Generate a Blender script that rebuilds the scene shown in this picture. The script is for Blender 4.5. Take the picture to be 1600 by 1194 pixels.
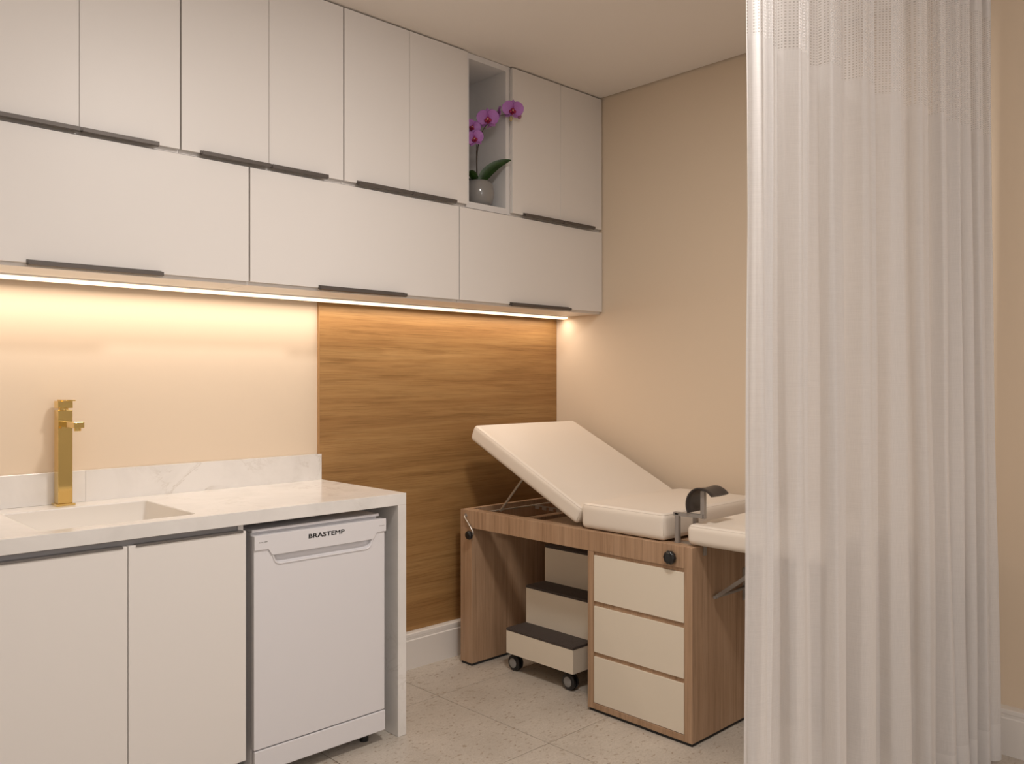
import bpy, bmesh, math, random
from mathutils import Vector, Matrix

for o in list(bpy.data.objects):
    bpy.data.objects.remove(o, do_unlink=True)
SC = bpy.context.scene
COL = SC.collection
random.seed(7)

# ---------------------------------------------------------------- camera, world, lights, exposure
cam_d = bpy.data.cameras.new('camera')
cam = bpy.data.objects.new('camera', cam_d)
COL.objects.link(cam)
cam.location = (0, 0, 1.304)
cam.rotation_euler = (math.pi / 2, 0, -0.7682)
cam_d.sensor_width = 36
cam_d.lens = 1316.3 / 1600 * 36
cam_d.shift_y = -3.7 / 1600
cam_d.clip_start = 0.02
SC.camera = cam

SC.view_settings.view_transform = 'Standard'
SC.view_settings.look = 'None'
SC.view_settings.gamma = 1
SC.view_settings.use_curve_mapping = False
SC.view_settings.exposure = 0.0

w = bpy.data.worlds.new('world')
SC.world = w
w.use_nodes = True
w.node_tree.nodes['Background'].inputs[0].default_value = (0.9, 0.8, 0.7, 1)
w.node_tree.nodes['Background'].inputs[1].default_value = 0.05

def area(name, loc, size, power, color, rot=(0, 0, 0), sy=None, spread=None):
    d = bpy.data.lights.new(name, 'AREA')
    d.energy = power
    d.color = color
    d.size = size
    if sy:
        d.shape = 'RECTANGLE'
        d.size_y = sy
    if spread:
        d.spread = spread
    o = bpy.data.objects.new(name, d)
    o.location = loc
    o.rotation_euler = rot
    COL.objects.link(o)
    return o

WARM = (1.0, 0.80, 0.62)
NEUT = (1.0, 0.94, 0.88)
# ceiling luminaires of the room (all above / behind the camera)
area('ceiling_lamp_a', (1.42, 1.18, 2.70), 0.25, 30, NEUT)
area('ceiling_lamp_b', (-0.6, -0.9, 2.70), 0.9, 10, NEUT)
area('ceiling_lamp_c', (1.1, -0.9, 2.70), 0.6, 5, NEUT)
# added soft frontal fill from behind the camera; no window is modelled
area('rear_fill_light', (0.9, -2.12, 1.95), 2.0, 29, (1.0, 0.97, 0.975), rot=(math.radians(90), 0, 0), sy=1.3)
# LED strip light below the wall cabinets (lamp inside the diffuser profile)
area('led_strip_light', (1.68, 3.008, 1.6225), 3.20, 7.6, (1.0, 0.835, 0.69), rot=(math.radians(-6), 0, 0), sy=0.02)

# ---------------------------------------------------------------- materials
def mat(name, col, rough=0.5, metal=0.0, spec=0.5, coat=0.0, build=None):
    m = bpy.data.materials.new(name)
    m.use_nodes = True
    nt = m.node_tree
    b = nt.nodes['Principled BSDF']
    b.inputs['Base Color'].default_value = (*col, 1)
    b.inputs['Roughness'].default_value = rough
    b.inputs['Metallic'].default_value = metal
    b.inputs['Specular IOR Level'].default_value = spec
    b.inputs['Coat Weight'].default_value = coat
    if build:
        build(nt, b)
    return m

def N(nt, t, **kw):
    n = nt.nodes.new(t)
    for k, v in kw.items():
        if hasattr(n, k):
            setattr(n, k, v)
        else:
            n.inputs[k].default_value = v
    return n

def ramp(nt, fac, stops):
    r = nt.nodes.new('ShaderNodeValToRGB')
    e = r.color_ramp.elements
    while len(e) < len(stops):
        e.new(0.5)
    for i, (p, c) in enumerate(stops):
        e[i].position = p
        e[i].color = (*c, 1) if len(c) == 3 else c
    nt.links.new(fac, r.inputs[0])
    return r.outputs[0]

def coords(nt, scale, src='Object', rnd=False):
    tc = nt.nodes.new('ShaderNodeTexCoord')
    mp = nt.nodes.new('ShaderNodeMapping')
    mp.inputs['Scale'].default_value = scale
    nt.links.new(tc.outputs[src], mp.inputs['Vector'])
    if rnd:
        oi = nt.nodes.new('ShaderNodeObjectInfo')
        mu = N(nt, 'ShaderNodeMath', operation='MULTIPLY')
        mu.inputs[1].default_value = 37.0
        nt.links.new(oi.outputs['Random'], mu.inputs[0])
        cb = nt.nodes.new('ShaderNodeCombineXYZ')
        for i in range(3):
            nt.links.new(mu.outputs[0], cb.inputs[i])
        nt.links.new(cb.outputs[0], mp.inputs['Location'])
    return mp.outputs[0]

def bump(nt, b, h, strength=0.1, dist=0.001):
    bp = nt.nodes.new('ShaderNodeBump')
    bp.inputs['Strength'].default_value = strength
    bp.inputs['Distance'].default_value = dist
    nt.links.new(h, bp.inputs['Height'])
    nt.links.new(bp.outputs[0], b.inputs['Normal'])

def mixc(nt, fac, a, c, mode='MIX'):
    m = nt.nodes.new('ShaderNodeMix')
    m.data_type = 'RGBA'
    m.blend_type = mode
    for sock, val in ((m.inputs[0], fac), (m.inputs[6], a), (m.inputs[7], c)):
        if hasattr(val, 'is_linked') or hasattr(val, 'links'):
            nt.links.new(val, sock)
        elif isinstance(val, (int, float)):
            sock.default_value = val
        else:
            sock.default_value = (*val, 1)
    return m.outputs[2]

def noise(nt, vec, scale, detail=4, rough=0.5, dist=0.0):
    n = N(nt, 'ShaderNodeTexNoise')
    n.inputs['Scale'].default_value = scale
    n.inputs['Detail'].default_value = detail
    n.inputs['Roughness'].default_value = rough
    n.inputs['Distortion'].default_value = dist
    nt.links.new(vec, n.inputs['Vector'])
    return n.outputs['Fac']

def wood(axis, dark, mid, light, fine=1.0, figure=1.0):
    # axis = grain direction
    def s(al, ac):
        v = [ac, ac, ac]
        v['xyz'.index(axis)] = al
        return tuple(v)
    def build(nt, b):
        v1 = coords(nt, s(0.45, 6.0 * figure))
        n1 = noise(nt, v1, 1.6, 6, 0.68, 0.35)
        c1 = ramp(nt, n1, [(0.30, dark), (0.50, mid), (0.70, light)])
        v2 = coords(nt, s(2.2, 95.0 * fine))
        n2 = noise(nt, v2, 2.0, 5, 0.7, 0.10)
        c2 = ramp(nt, n2, [(0.30, (0.50, 0.45, 0.40)), (0.52, (1, 1, 1)), (0.75, (1.12, 1.11, 1.10))])
        v3 = coords(nt, s(1.1, 22.0 * fine))
        n3 = noise(nt, v3, 1.5, 6, 0.7, 0.5)
        c3 = ramp(nt, n3, [(0.34, (0.66, 0.61, 0.56)), (0.48, (1, 1, 1)), (0.7, (1.08, 1.08, 1.08))])
        o = mixc(nt, 0.55, c1, c2, 'MULTIPLY')
        o = mixc(nt, 0.65, o, c3, 'MULTIPLY')
        nt.links.new(o, b.inputs['Base Color'])
        bump(nt, b, n2, 0.12, 0.0006)
    return build

def fine_paint(strength=0.06, scale=900):
    def build(nt, b):
        v = coords(nt, (1, 1, 1))
        n = noise(nt, v, scale, 2)
        bump(nt, b, n, strength, 0.0004)
    return build

def quartz(nt, b):
    v = coords(nt, (1, 1, 1))
    wv = noise(nt, v, 4.6, 7, 0.66, 1.1)
    # thin ridge where the noise crosses its middle value
    sub = N(nt, 'ShaderNodeMath', operation='SUBTRACT'); sub.inputs[1].default_value = 0.5
    nt.links.new(wv, sub.inputs[0])
    ab = N(nt, 'ShaderNodeMath', operation='ABSOLUTE')
    nt.links.new(sub.outputs[0], ab.inputs[0])
    vein = ramp(nt, ab.outputs[0], [(0.0, (1, 1, 1)), (0.010, (0.45, 0.45, 0.45)), (0.03, (0, 0, 0))])
    mk = noise(nt, v, 2.6, 3, 0.5, 0.4)
    mask = ramp(nt, mk, [(0.54, (0, 0, 0)), (0.66, (1, 1, 1))])
    vm = mixc(nt, 1.0, vein, mask, 'MULTIPLY')
    cl = noise(nt, v, 5.0, 5, 0.6, 0.5)
    base = ramp(nt, cl, [(0.3, (0.72, 0.69, 0.66)), (0.6, (0.80, 0.77, 0.74))])
    f = N(nt, 'ShaderNodeMath', operation='MULTIPLY'); f.inputs[1].default_value = 0.42
    nt.links.new(vm, f.inputs[0])
    o = mixc(nt, f.outputs[0], base, (0.42, 0.36, 0.29))
    nt.links.new(o, b.inputs['Base Color'])

def tile_build(nt, b):
    v = coords(nt, (1, 1, 1), rnd=True)
    big = noise(nt, v, 4.0, 4, 0.6)
    c = ramp(nt, big, [(0.3, (0.50, 0.445, 0.38)), (0.7, (0.59, 0.53, 0.46))])
    v2 = coords(nt, (1.0, 1.7, 1), rnd=True)
    sp = noise(nt, v2, 44, 4, 0.62, 0.3)
    m1 = ramp(nt, sp, [(0.0, (1, 1, 1)), (0.33, (1, 1, 1)), (0.42, (0, 0, 0))])
    o = mixc(nt, m1, c, (0.34, 0.26, 0.19))
    m2 = ramp(nt, sp, [(0.62, (0, 0, 0)), (0.72, (1, 1, 1))])
    f = N(nt, 'ShaderNodeMath', operation='MULTIPLY'); f.inputs[1].default_value = 0.5
    nt.links.new(m2, f.inputs[0])
    o = mixc(nt, f.outputs[0], o, (0.68, 0.64, 0.58))
    mi = noise(nt, v, 160, 2, 0.6)
    m3 = ramp(nt, mi, [(0.35, (0.90, 0.89, 0.88)), (0.65, (1.04, 1.04, 1.04))])
    o = mixc(nt, 1.0, o, m3, 'MULTIPLY')
    nt.links.new(o, b.inputs['Base Color'])

M = {}
M['wall'] = mat('wall_paint', (0.74, 0.61, 0.47), 0.75, spec=0.25, build=fine_paint(0.05, 500))
M['wall_white'] = mat('wall_paint_white', (0.80, 0.78, 0.75), 0.75, spec=0.25)
M['ceiling'] = mat('ceiling_paint', (0.83, 0.77, 0.71), 0.85, spec=0.2)
M['white_lam'] = mat('white_laminate', (0.785, 0.745, 0.71), 0.42, spec=0.4, build=fine_paint(0.05, 700))
M['niche_lam'] = mat('niche_laminate', (0.74, 0.72, 0.71), 0.5, spec=0.35)
M['base_white'] = mat('skirting_white', (0.80, 0.76, 0.72), 0.35)
M['bronze'] = mat('bronze_aluminium', (0.115, 0.098, 0.088), 0.45, metal=0.25, spec=0.3)
M['gola'] = mat('grey_anodised_channel', (0.36, 0.345, 0.35), 0.4, metal=0.3)
M['grip'] = mat('grey_aluminium_grip', (0.20, 0.185, 0.175), 0.35, metal=0.6)
M['quartz'] = mat('white_quartz', (0.8, 0.77, 0.73), 0.16, spec=0.5, build=quartz)
M['basin'] = mat('basin_resin', (0.80, 0.76, 0.71), 0.25)
M['mark'] = mat('grey_print', (0.24, 0.21, 0.19), 0.5)
M['faint_mark'] = mat('faint_print', (0.60, 0.56, 0.52), 0.5)
M['gold'] = mat('polished_gold', (0.80, 0.59, 0.23), 0.07, metal=1.0)
M['appliance'] = mat('appliance_white', (0.73, 0.71, 0.725), 0.30, spec=0.5)
M['appliance_side'] = mat('appliance_side', (0.45, 0.43, 0.43), 0.4)
M['black_gap'] = mat('black_gap_shade', (0.02, 0.02, 0.02), 0.7)
M['tile'] = mat('stone_tile', (0.55, 0.5, 0.44), 0.38, spec=0.4, build=tile_build)
M['grout'] = mat('grout', (0.30, 0.22, 0.155), 0.9)
M['panel_wood'] = mat('oak_panel_wood', (0.5, 0.3, 0.15), 0.42, spec=0.35,
                      build=wood('x', (0.29, 0.148, 0.052), (0.38, 0.210, 0.078), (0.45, 0.268, 0.108), 1.3, 1.3))
M['couch_wood'] = mat('couch_laminate_wood', (0.5, 0.35, 0.22), 0.42, spec=0.35,
                      build=wood('z', (0.375, 0.235, 0.142), (0.445, 0.288, 0.180), (0.50, 0.338, 0.222), 2.2, 0.9))
M['cream_lam'] = mat('cream_laminate', (0.78, 0.70, 0.58), 0.40, spec=0.4)
M['vinyl'] = mat('cream_vinyl', (0.80, 0.72, 0.63), 0.42, spec=0.45, build=fine_paint(0.05, 500))
M['seam'] = mat('vinyl_seam', (0.66, 0.58, 0.50), 0.5)
M['steel'] = mat('grey_painted_steel', (0.34, 0.31, 0.285), 0.4, metal=0.45)
M['zinc'] = mat('zinc_steel', (0.55, 0.52, 0.48), 0.3, metal=0.85)
M['black'] = mat('black_plastic', (0.012, 0.012, 0.013), 0.28)
M['pu'] = mat('dark_foam', (0.035, 0.027, 0.024), 0.42)
M['hub'] = mat('grey_hub', (0.28, 0.275, 0.27), 0.4)

def mat_mat(nt, b):
    v = coords(nt, (1, 1, 1))
    n = noise(nt, v, 320, 3, 0.7)
    c = ramp(nt, n, [(0.35, (0.032, 0.024, 0.021)), (0.7, (0.105, 0.083, 0.073))])
    nt.links.new(c, b.inputs['Base Color'])
    bump(nt, b, n, 0.5, 0.002)
M['rubber'] = mat('ribbed_rubber_mat', (0.05, 0.04, 0.035), 0.8, build=mat_mat)
M['ply'] = mat('dark_board', (0.25, 0.2, 0.16), 0.6)
M['pot'] = mat('grey_ceramic', (0.235, 0.225, 0.215), 0.18, coat=0.4)
M['stem'] = mat('dark_stem', (0.045, 0.03, 0.022), 0.5)
M['soil'] = mat('moss', (0.09, 0.07, 0.04), 0.9)

def leaf_b(nt, b):
    v = coords(nt, (1, 1, 1))
    n = noise(nt, v, 60, 3)
    c = ramp(nt, n, [(0.3, (0.010, 0.030, 0.006)), (0.7, (0.028, 0.070, 0.012))])
    nt.links.new(c, b.inputs['Base Color'])
M['leaf'] = mat('orchid_leaf', (0.03, 0.08, 0.02), 0.35, build=leaf_b)

def petal_b(nt, b):
    uv = nt.nodes.new('ShaderNodeTexCoord')
    sp = nt.nodes.new('ShaderNodeSeparateXYZ')
    nt.links.new(uv.outputs['UV'], sp.inputs[0])
    mp = N(nt, 'ShaderNodeMath', operation='MULTIPLY'); mp.inputs[1].default_value = 58
    nt.links.new(sp.outputs[0], mp.inputs[0])
    sn = N(nt, 'ShaderNodeMath', operation='SINE')
    nt.links.new(mp.outputs[0], sn.inputs[0])
    r = ramp(nt, sn.outputs[0], [(0.70, (0, 0, 0)), (1.0, (0.5, 0.5, 0.5))])
    c = ramp(nt, sp.outputs[1], [(0.0, (0.32, 0.06, 0.30)), (0.25, (0.39, 0.13, 0.43)), (1.0, (0.45, 0.19, 0.53))])
    o = mixc(nt, r, c, (0.27, 0.06, 0.30))
    nt.links.new(o, b.inputs['Base Color'])
    b.inputs['Subsurface Weight'].default_value = 0.0
M['petal'] = mat('orchid_petal', (0.55, 0.2, 0.5), 0.5, build=petal_b)
M['lip'] = mat('orchid_lip', (0.30, 0.015, 0.06), 0.5)
M['lip_y'] = mat('orchid_column', (0.75, 0.42, 0.28), 0.5)
M['bud'] = mat('orchid_bud', (0.36, 0.14, 0.22), 0.5)
M['bud_green'] = mat('orchid_bud_green', (0.42, 0.33, 0.18), 0.5)

m = bpy.data.materials.new('led_diffuser')
m.use_nodes = True
nt = m.node_tree
b = nt.nodes['Principled BSDF']
b.inputs['Base Color'].default_value = (0.9, 0.85, 0.75, 1)
b.inputs['Emission Color'].default_value = (1.0, 0.82, 0.55, 1)
b.inputs['Emission Strength'].default_value = 1.7
M['led'] = m

def cloth(name, trans, tint, holes=False):
    m = bpy.data.materials.new(name)
    m.use_nodes = True
    nt = m.node_tree
    nt.nodes.remove(nt.nodes['Principled BSDF'])
    out = nt.nodes['Material Output']
    tc = nt.nodes.new('ShaderNodeTexCoord')
    def stretched(sx, sy, scale, det):
        mp = nt.nodes.new('ShaderNodeMapping')
        mp.inputs['Scale'].default_value = (sx, sy, 1)
        nt.links.new(tc.outputs['UV'], mp.inputs['Vector'])
        return noise(nt, mp.outputs[0], scale, det, 0.6)
    warp = stretched(1.0, 0.03, 700, 2)     # vertical threads
    weft = stretched(0.02, 1.0, 620, 2)     # horizontal slubs
    ad = N(nt, 'ShaderNodeMath', operation='ADD')
    nt.links.new(warp, ad.inputs[0]); nt.links.new(weft, ad.inputs[1])
    col = ramp(nt, ad.outputs[0], [(0.0, tuple(t * 0.93 for t in tint)), (1.0, tint)])
    col.node.color_ramp.elements[0].position = 0.75 / 2 + 0.1
    mr = N(nt, 'ShaderNodeMapRange')
    mr.inputs['From Min'].default_value = 0.78
    mr.inputs['From Max'].default_value = 1.22
    nt.links.new(ad.outputs[0], mr.inputs['Value'])
    c2 = mixc(nt, mr.outputs[0], tuple(t * 0.975 for t in tint), tint)
    df = nt.nodes.new('ShaderNodeBsdfDiffuse')
    tl = nt.nodes.new('ShaderNodeBsdfTranslucent')
    nt.links.new(c2, df.inputs[0]); nt.links.new(c2, tl.inputs[0])
    bp = nt.nodes.new('ShaderNodeBump')
    bp.inputs['Strength'].default_value = 0.12
    bp.inputs['Distance'].default_value = 0.0006
    nt.links.new(ad.outputs[0], bp.inputs['Height'])
    nt.links.new(bp.outputs[0], df.inputs['Normal'])
    m1 = nt.nodes.new('ShaderNodeMixShader'); m1.inputs[0].default_value = 0.40
    nt.links.new(df.outputs[0], m1.inputs[1]); nt.links.new(tl.outputs[0], m1.inputs[2])
    tr = nt.nodes.new('ShaderNodeBsdfTransparent')
    m2 = nt.nodes.new('ShaderNodeMixShader')
    nt.links.new(m1.outputs[0], m2.inputs[1]); nt.links.new(tr.outputs[0], m2.inputs[2])
    # thin spots of the weave let more through
    mr2 = N(nt, 'ShaderNodeMapRange')
    mr2.inputs['From Min'].default_value = 0.8
    mr2.inputs['From Max'].default_value = 1.2
    mr2.inputs['To Min'].default_value = trans * 1.15
    mr2.inputs['To Max'].default_value = trans * 0.85
    nt.links.new(ad.outputs[0], mr2.inputs['Value'])
    fac = mr2.outputs[0]
    if holes:
        sp = nt.nodes.new('ShaderNodeSeparateXYZ')
        nt.links.new(tc.outputs['UV'], sp.inputs[0])
        def wave(sock, per, off=0.0):
            a = N(nt, 'ShaderNodeMath', operation='MULTIPLY'); a.inputs[1].default_value = 2 * math.pi / per
            nt.links.new(sock, a.inputs[0])
            c = N(nt, 'ShaderNodeMath', operation='COSINE')
            nt.links.new(a.outputs[0], c.inputs[0])
            return c.outputs[0]
        a = wave(sp.outputs[0], 0.0098); c = wave(sp.outputs[1], 0.0074)
        mn = N(nt, 'ShaderNodeMath', operation='MINIMUM')
        nt.links.new(a, mn.inputs[0]); nt.links.new(c, mn.inputs[1])
        g = N(nt, 'ShaderNodeMapRange')
        g.inputs['From Min'].default_value = -0.05
        g.inputs['From Max'].default_value = 0.2
        nt.links.new(mn.outputs[0], g.inputs['Value'])
        mx = N(nt, 'ShaderNodeMath', operation='MAXIMUM')
        gm = N(nt, 'ShaderNodeMath', operation='MULTIPLY'); gm.inputs[1].default_value = 0.55
        nt.links.new(g.outputs[0], gm.inputs[0])
        nt.links.new(gm.outputs[0], mx.inputs[0]); nt.links.new(fac, mx.inputs[1])
        fac = mx.outputs[0]
    nt.links.new(fac, m2.inputs[0])
    nt.links.new(m2.outputs[0], out.inputs[0])
    return m
TINT = (0.88, 0.865, 0.86)
M['linen'] = cloth('sheer_linen', 0.13, TINT)
M['linen_net'] = cloth('sheer_linen_net', 0.14, TINT, holes=True)
M['linen_double'] = cloth('doubled_linen', 0.04, TINT)

# ---------------------------------------------------------------- mesh helpers
def thing(name, label, cat, loc, group=None, kind=None):
    o = bpy.data.objects.new(name, None)
    o.empty_display_size = 0.05
    COL.objects.link(o)
    o.location = loc
    tag(o, label, cat, group, kind)
    o['w'] = list(loc)
    return o

def tag(o, label=None, cat=None, group=None, kind=None):
    if label: o['label'] = label
    if cat: o['category'] = cat
    if group: o['group'] = group
    if kind: o['kind'] = kind
    return o

def origin_of(o):
    v = Vector((0, 0, 0))
    while o is not None:
        v += o.location
        o = o.parent
    return v

def obj(name, bm, m, parent=None, loc=None, smooth=False, kind=None, label=None, angle=None):
    """bm holds world coordinates; they are moved into the local frame of the new object"""
    base = origin_of(parent) if parent else Vector((0, 0, 0))
    l = Vector(loc) if loc is not None else base
    bmesh.ops.translate(bm, verts=bm.verts, vec=-l)
    bmesh.ops.recalc_face_normals(bm, faces=bm.faces)
    me = bpy.data.meshes.new(name)
    bm.to_mesh(me)
    bm.free()
    for x in (m if isinstance(m, (list, tuple)) else [m]):
        me.materials.append(x)
    if smooth:
        me.polygons.foreach_set('use_smooth', [True] * len(me.polygons))
        if angle:
            me.set_sharp_from_angle(angle=math.radians(angle))
    o = bpy.data.objects.new(name, me)
    COL.objects.link(o)
    if parent:
        o.parent = parent
        o.location = l - base
    else:
        o.location = l
    if kind: o['kind'] = kind
    if label: o['label'] = label
    return o

def add_box(bm, x0, x1, y0, y1, z0, z1, bev=0.0, seg=1):
    r = bmesh.ops.create_cube(bm, size=1)
    vs = r['verts']
    bmesh.ops.scale(bm, verts=vs, vec=(abs(x1 - x0), abs(y1 - y0), abs(z1 - z0)))
    bmesh.ops.translate(bm, verts=vs, vec=((x0 + x1) / 2, (y0 + y1) / 2, (z0 + z1) / 2))
    if bev:
        es = list({e for v in vs for e in v.link_edges})
        bmesh.ops.bevel(bm, geom=es, offset=bev, segments=seg, profile=0.5, affect='EDGES')
    return bm

def bx(x0, x1, y0, y1, z0, z1, bev=0.0, seg=1):
    return add_box(bmesh.new(), x0, x1, y0, y1, z0, z1, bev, seg)

def add_tube(bm, pts, r, seg=12, cap=True, rfn=None):
    pts = [Vector(p) for p in pts]
    rings = []
    up = None
    for i, p in enumerate(pts):
        d = (pts[min(i + 1, len(pts) - 1)] - pts[max(i - 1, 0)]).normalized()
        if up is None:
            up = Vector((0, 0, 1)) if abs(d.z) < 0.9 else Vector((1, 0, 0))
        a = d.cross(up).normalized()
        bb = a.cross(d).normalized()
        up = bb
        rr = rfn(i / (len(pts) - 1)) if rfn else r
        rings.append([bm.verts.new(p + (a * math.cos(2 * math.pi * k / seg) + bb * math.sin(2 * math.pi * k / seg)) * rr) for k in range(seg)])
    for i in range(len(rings) - 1):
        for k in range(seg):
            bm.faces.new((rings[i][k], rings[i][(k + 1) % seg], rings[i + 1][(k + 1) % seg], rings[i + 1][k]))
    if cap:
        bm.faces.new(rings[0][::-1])
        bm.faces.new(rings[-1])
    return bm

def add_bar(bm, p, q, wdt, hgt, up=(0, 0, 1)):
    p, q = Vector(p), Vector(q)
    d = (q - p).normalized()
    up = Vector(up)
    a = d.cross(up).normalized() * wdt / 2
    bb = a.cross(d).normalized() * hgt / 2
    r1 = [bm.verts.new(p + a * s + bb * t) for s, t in ((-1, -1), (1, -1), (1, 1), (-1, 1))]
    r2 = [bm.verts.new(q + a * s + bb * t) for s, t in ((-1, -1), (1, -1), (1, 1), (-1, 1))]
    for k in range(4):
        bm.faces.new((r1[k], r1[(k + 1) % 4], r2[(k + 1) % 4], r2[k]))
    bm.faces.new(r1[::-1]); bm.faces.new(r2)
    return bm

def add_lathe(bm, prof, c, axis='z', seg=32):
    c = Vector(c)
    rings = []
    for r, h in prof:
        ring = []
        for k in range(seg):
            a = 2 * math.pi * k / seg
            if axis == 'z': v = Vector((r * math.cos(a), r * math.sin(a), h))
            elif axis == 'x': v = Vector((h, r * math.cos(a), r * math.sin(a)))
            else: v = Vector((r * math.cos(a), h, r * math.sin(a)))
            ring.append(bm.verts.new(c + v))
        rings.append(ring)
    for i in range(len(rings) - 1):
        for k in range(seg):
            bm.faces.new((rings[i][k], rings[i][(k + 1) % seg], rings[i + 1][(k + 1) % seg], rings[i + 1][k]))
    bm.faces.new(rings[0][::-1]); bm.faces.new(rings[-1])
    return bm

def add_prism(bm, poly, axis, a, b_):
    """poly: 2-D points in the plane normal to axis; extruded from a to b_"""
    def P(u, v, t):
        return {'x': (t, u, v), 'y': (u, t, v), 'z': (u, v, t)}[axis]
    r1 = [bm.verts.new(P(u, v, a)) for u, v in poly]
    r2 = [bm.verts.new(P(u, v, b_)) for u, v in poly]
    n = len(poly)
    for k in range(n):
        bm.faces.new((r1[k], r1[(k + 1) % n], r2[(k + 1) % n], r2[k]))
    bm.faces.new(r1[::-1]); bm.faces.new(r2)
    return bm

def rounded_poly(pts, rads, seg=6):
    out = []
    n = len(pts)
    for i in range(n):
        p = Vector(pts[i]); a = Vector(pts[i - 1]); c = Vector(pts[(i + 1) % n])
        r = rads[i] if isinstance(rads, (list, tuple)) else rads
        if r <= 0:
            out.append(tuple(p)); continue
        d1 = (a - p).normalized(); d2 = (c - p).normalized()
        ang = d1.angle(d2)
        t = r / math.tan(ang / 2)
        t = min(t, (a - p).length * 0.49, (c - p).length * 0.49)
        s = p + d1 * t; e = p + d2 * t
        for k in range(seg + 1):
            f = k / seg
            q = s * (1 - f) ** 2 + p * 2 * f * (1 - f) + e * f ** 2
            out.append(tuple(q))
    return out

def plate(loops, half, bev=0.0):
    """flat filled outline(s) with holes -> bmesh in local XY, thickness 2*half"""
    cu = bpy.data.curves.new('tmp', 'CURVE')
    cu.dimensions = '2D'
    cu.fill_mode = 'BOTH'
    cu.extrude = half
    cu.bevel_depth = bev
    cu.bevel_resolution = 1
    for L in loops:
        sp = cu.splines.new('POLY')
        sp.points.add(len(L) - 1)
        for i, (x, y) in enumerate(L):
            sp.points[i].co = (x, y, 0, 1)
        sp.use_cyclic_u = True
    o = bpy.data.objects.new('tmp', cu)
    COL.objects.link(o)
    dg = bpy.context.evaluated_depsgraph_get()
    me = bpy.data.meshes.new_from_object(o.evaluated_get(dg))
    bm = bmesh.new()
    bm.from_mesh(me)
    bpy.data.objects.remove(o); bpy.data.curves.remove(cu); bpy.data.meshes.remove(me)
    bmesh.ops.remove_doubles(bm, verts=bm.verts, dist=1e-5)
    return bm

def plate_xz(loops, y0, y1, bev=0.0):
    """outline given in (x, z); stands upright between y0 and y1"""
    bm = plate(loops, abs(y1 - y0) / 2 - bev, bev)
    bmesh.ops.rotate(bm, verts=bm.verts, cent=(0, 0, 0), matrix=Matrix.Rotation(math.pi / 2, 3, 'X'))
    bmesh.ops.translate(bm, verts=bm.verts, vec=(0, (y0 + y1) / 2, 0))
    return bm

def text_bm(s, size, bold=0.0, sx=1.0, depth=0.0004):
    cu = bpy.data.curves.new('tmp', 'FONT')
    cu.body = s
    cu.size = size
    cu.offset = bold
    cu.extrude = depth
    cu.align_x = 'CENTER'; cu.align_y = 'CENTER'
    cu.resolution_u = 3
    o = bpy.data.objects.new('tmp', cu)
    COL.objects.link(o)
    dg = bpy.context.evaluated_depsgraph_get()
    me = bpy.data.meshes.new_from_object(o.evaluated_get(dg))
    bm = bmesh.new(); bm.from_mesh(me)
    bpy.data.objects.remove(o); bpy.data.curves.remove(cu); bpy.data.meshes.remove(me)
    bmesh.ops.scale(bm, verts=bm.verts, vec=(sx, 1, 1))
    return bm

# ---------------------------------------------------------------- dimensions
XR, YW, ZC = 3.312, 3.0975, 2.735
XL, YB = -1.9, -2.2
YP = 3.0825            # face of the wood panel

# ---------------------------------------------------------------- room shell
obj('wall_back', bx(XL - .1, XR + .1, YW, YW + .1, -.06, ZC + .1), M['wall'], kind='structure')
obj('wall_right', bx(XR, XR + .1, YB, YW, -.06, ZC + .1), M['wall'], kind='structure')
obj('wall_left', bx(XL - .1, XL, YB, YW, -.06, ZC + .1), M['wall_white'], kind='structure')
obj('wall_front', bx(XL - .1, XR + .1, YB - .1, YB, -.06, ZC + .1), M['wall_white'], kind='structure')
# plasterboard ceiling with a narrow shadow gap along the right wall
bm = bx(XL, XR - .011, YB, YW, ZC, ZC + .04)
add_box(bm, XL, XR, YB, YW, ZC + .04, ZC + .1)
obj('ceiling', bm, M['ceiling'], kind='structure')
floor = obj('floor', bx(XL, XR, YB, YW, -.06, -.0025), M['grout'], kind='structure')

# floor tiles (0.625 m grid, joints recessed)
P0x, P0y, PT, J = 2.194, 2.709, 0.6275, 0.0014
xs = sorted([P0x + k * PT for k in range(-8, 4)])
ys = sorted([P0y + k * PT for k in range(-9, 3)])
cache = {}
for i in range(len(xs) - 1):
    for j in range(len(ys) - 1):
        x0, x1 = max(xs[i] + J, XL + .001), min(xs[i + 1] - J, XR - .001)
        y0, y1 = max(ys[j] + J, YB + .001), min(ys[j + 1] - J, YW - .001)
        if x1 - x0 < .02 or y1 - y0 < .02: continue
        key = (round(x1 - x0, 3), round(y1 - y0, 3))
        if key not in cache:
            hx, hy = (x1 - x0) / 2, (y1 - y0) / 2
            bm = bx(-hx, hx, -hy, hy, -.0024, 0, 0.0005)
            o = obj('tile', bm, M['tile'], floor)
            cache[key] = o.data
        else:
            o = bpy.data.objects.new('tile', cache[key])
            COL.objects.link(o)
            o.parent = floor
        o.location = ((x0 + x1) / 2, (y0 + y1) / 2, 0)

# skirting boards with a stepped top
def skirt_profile(t):
    return [(0, 0), (t, 0), (t, .128), (t - .004, .132), (t - .004, .141), (t - .007, .1415), (t - .007, .1425), (t - .005, .1435),
            (t - .006, .155), (t - .010, .158), (0, .158)]
bm = add_prism(bmesh.new(), [(YW - p, z) for p, z in skirt_profile(.0555)], 'x', 1.872, XR - .0005)
obj('baseboard_back', bm, M['base_white'], kind='structure')
bm = add_prism(bmesh.new(), [(XR - p, z) for p, z in skirt_profile(.050)], 'y', YB + .001, YW - .057)
obj('baseboard_right', bm, M['base_white'], kind='structure')

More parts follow.
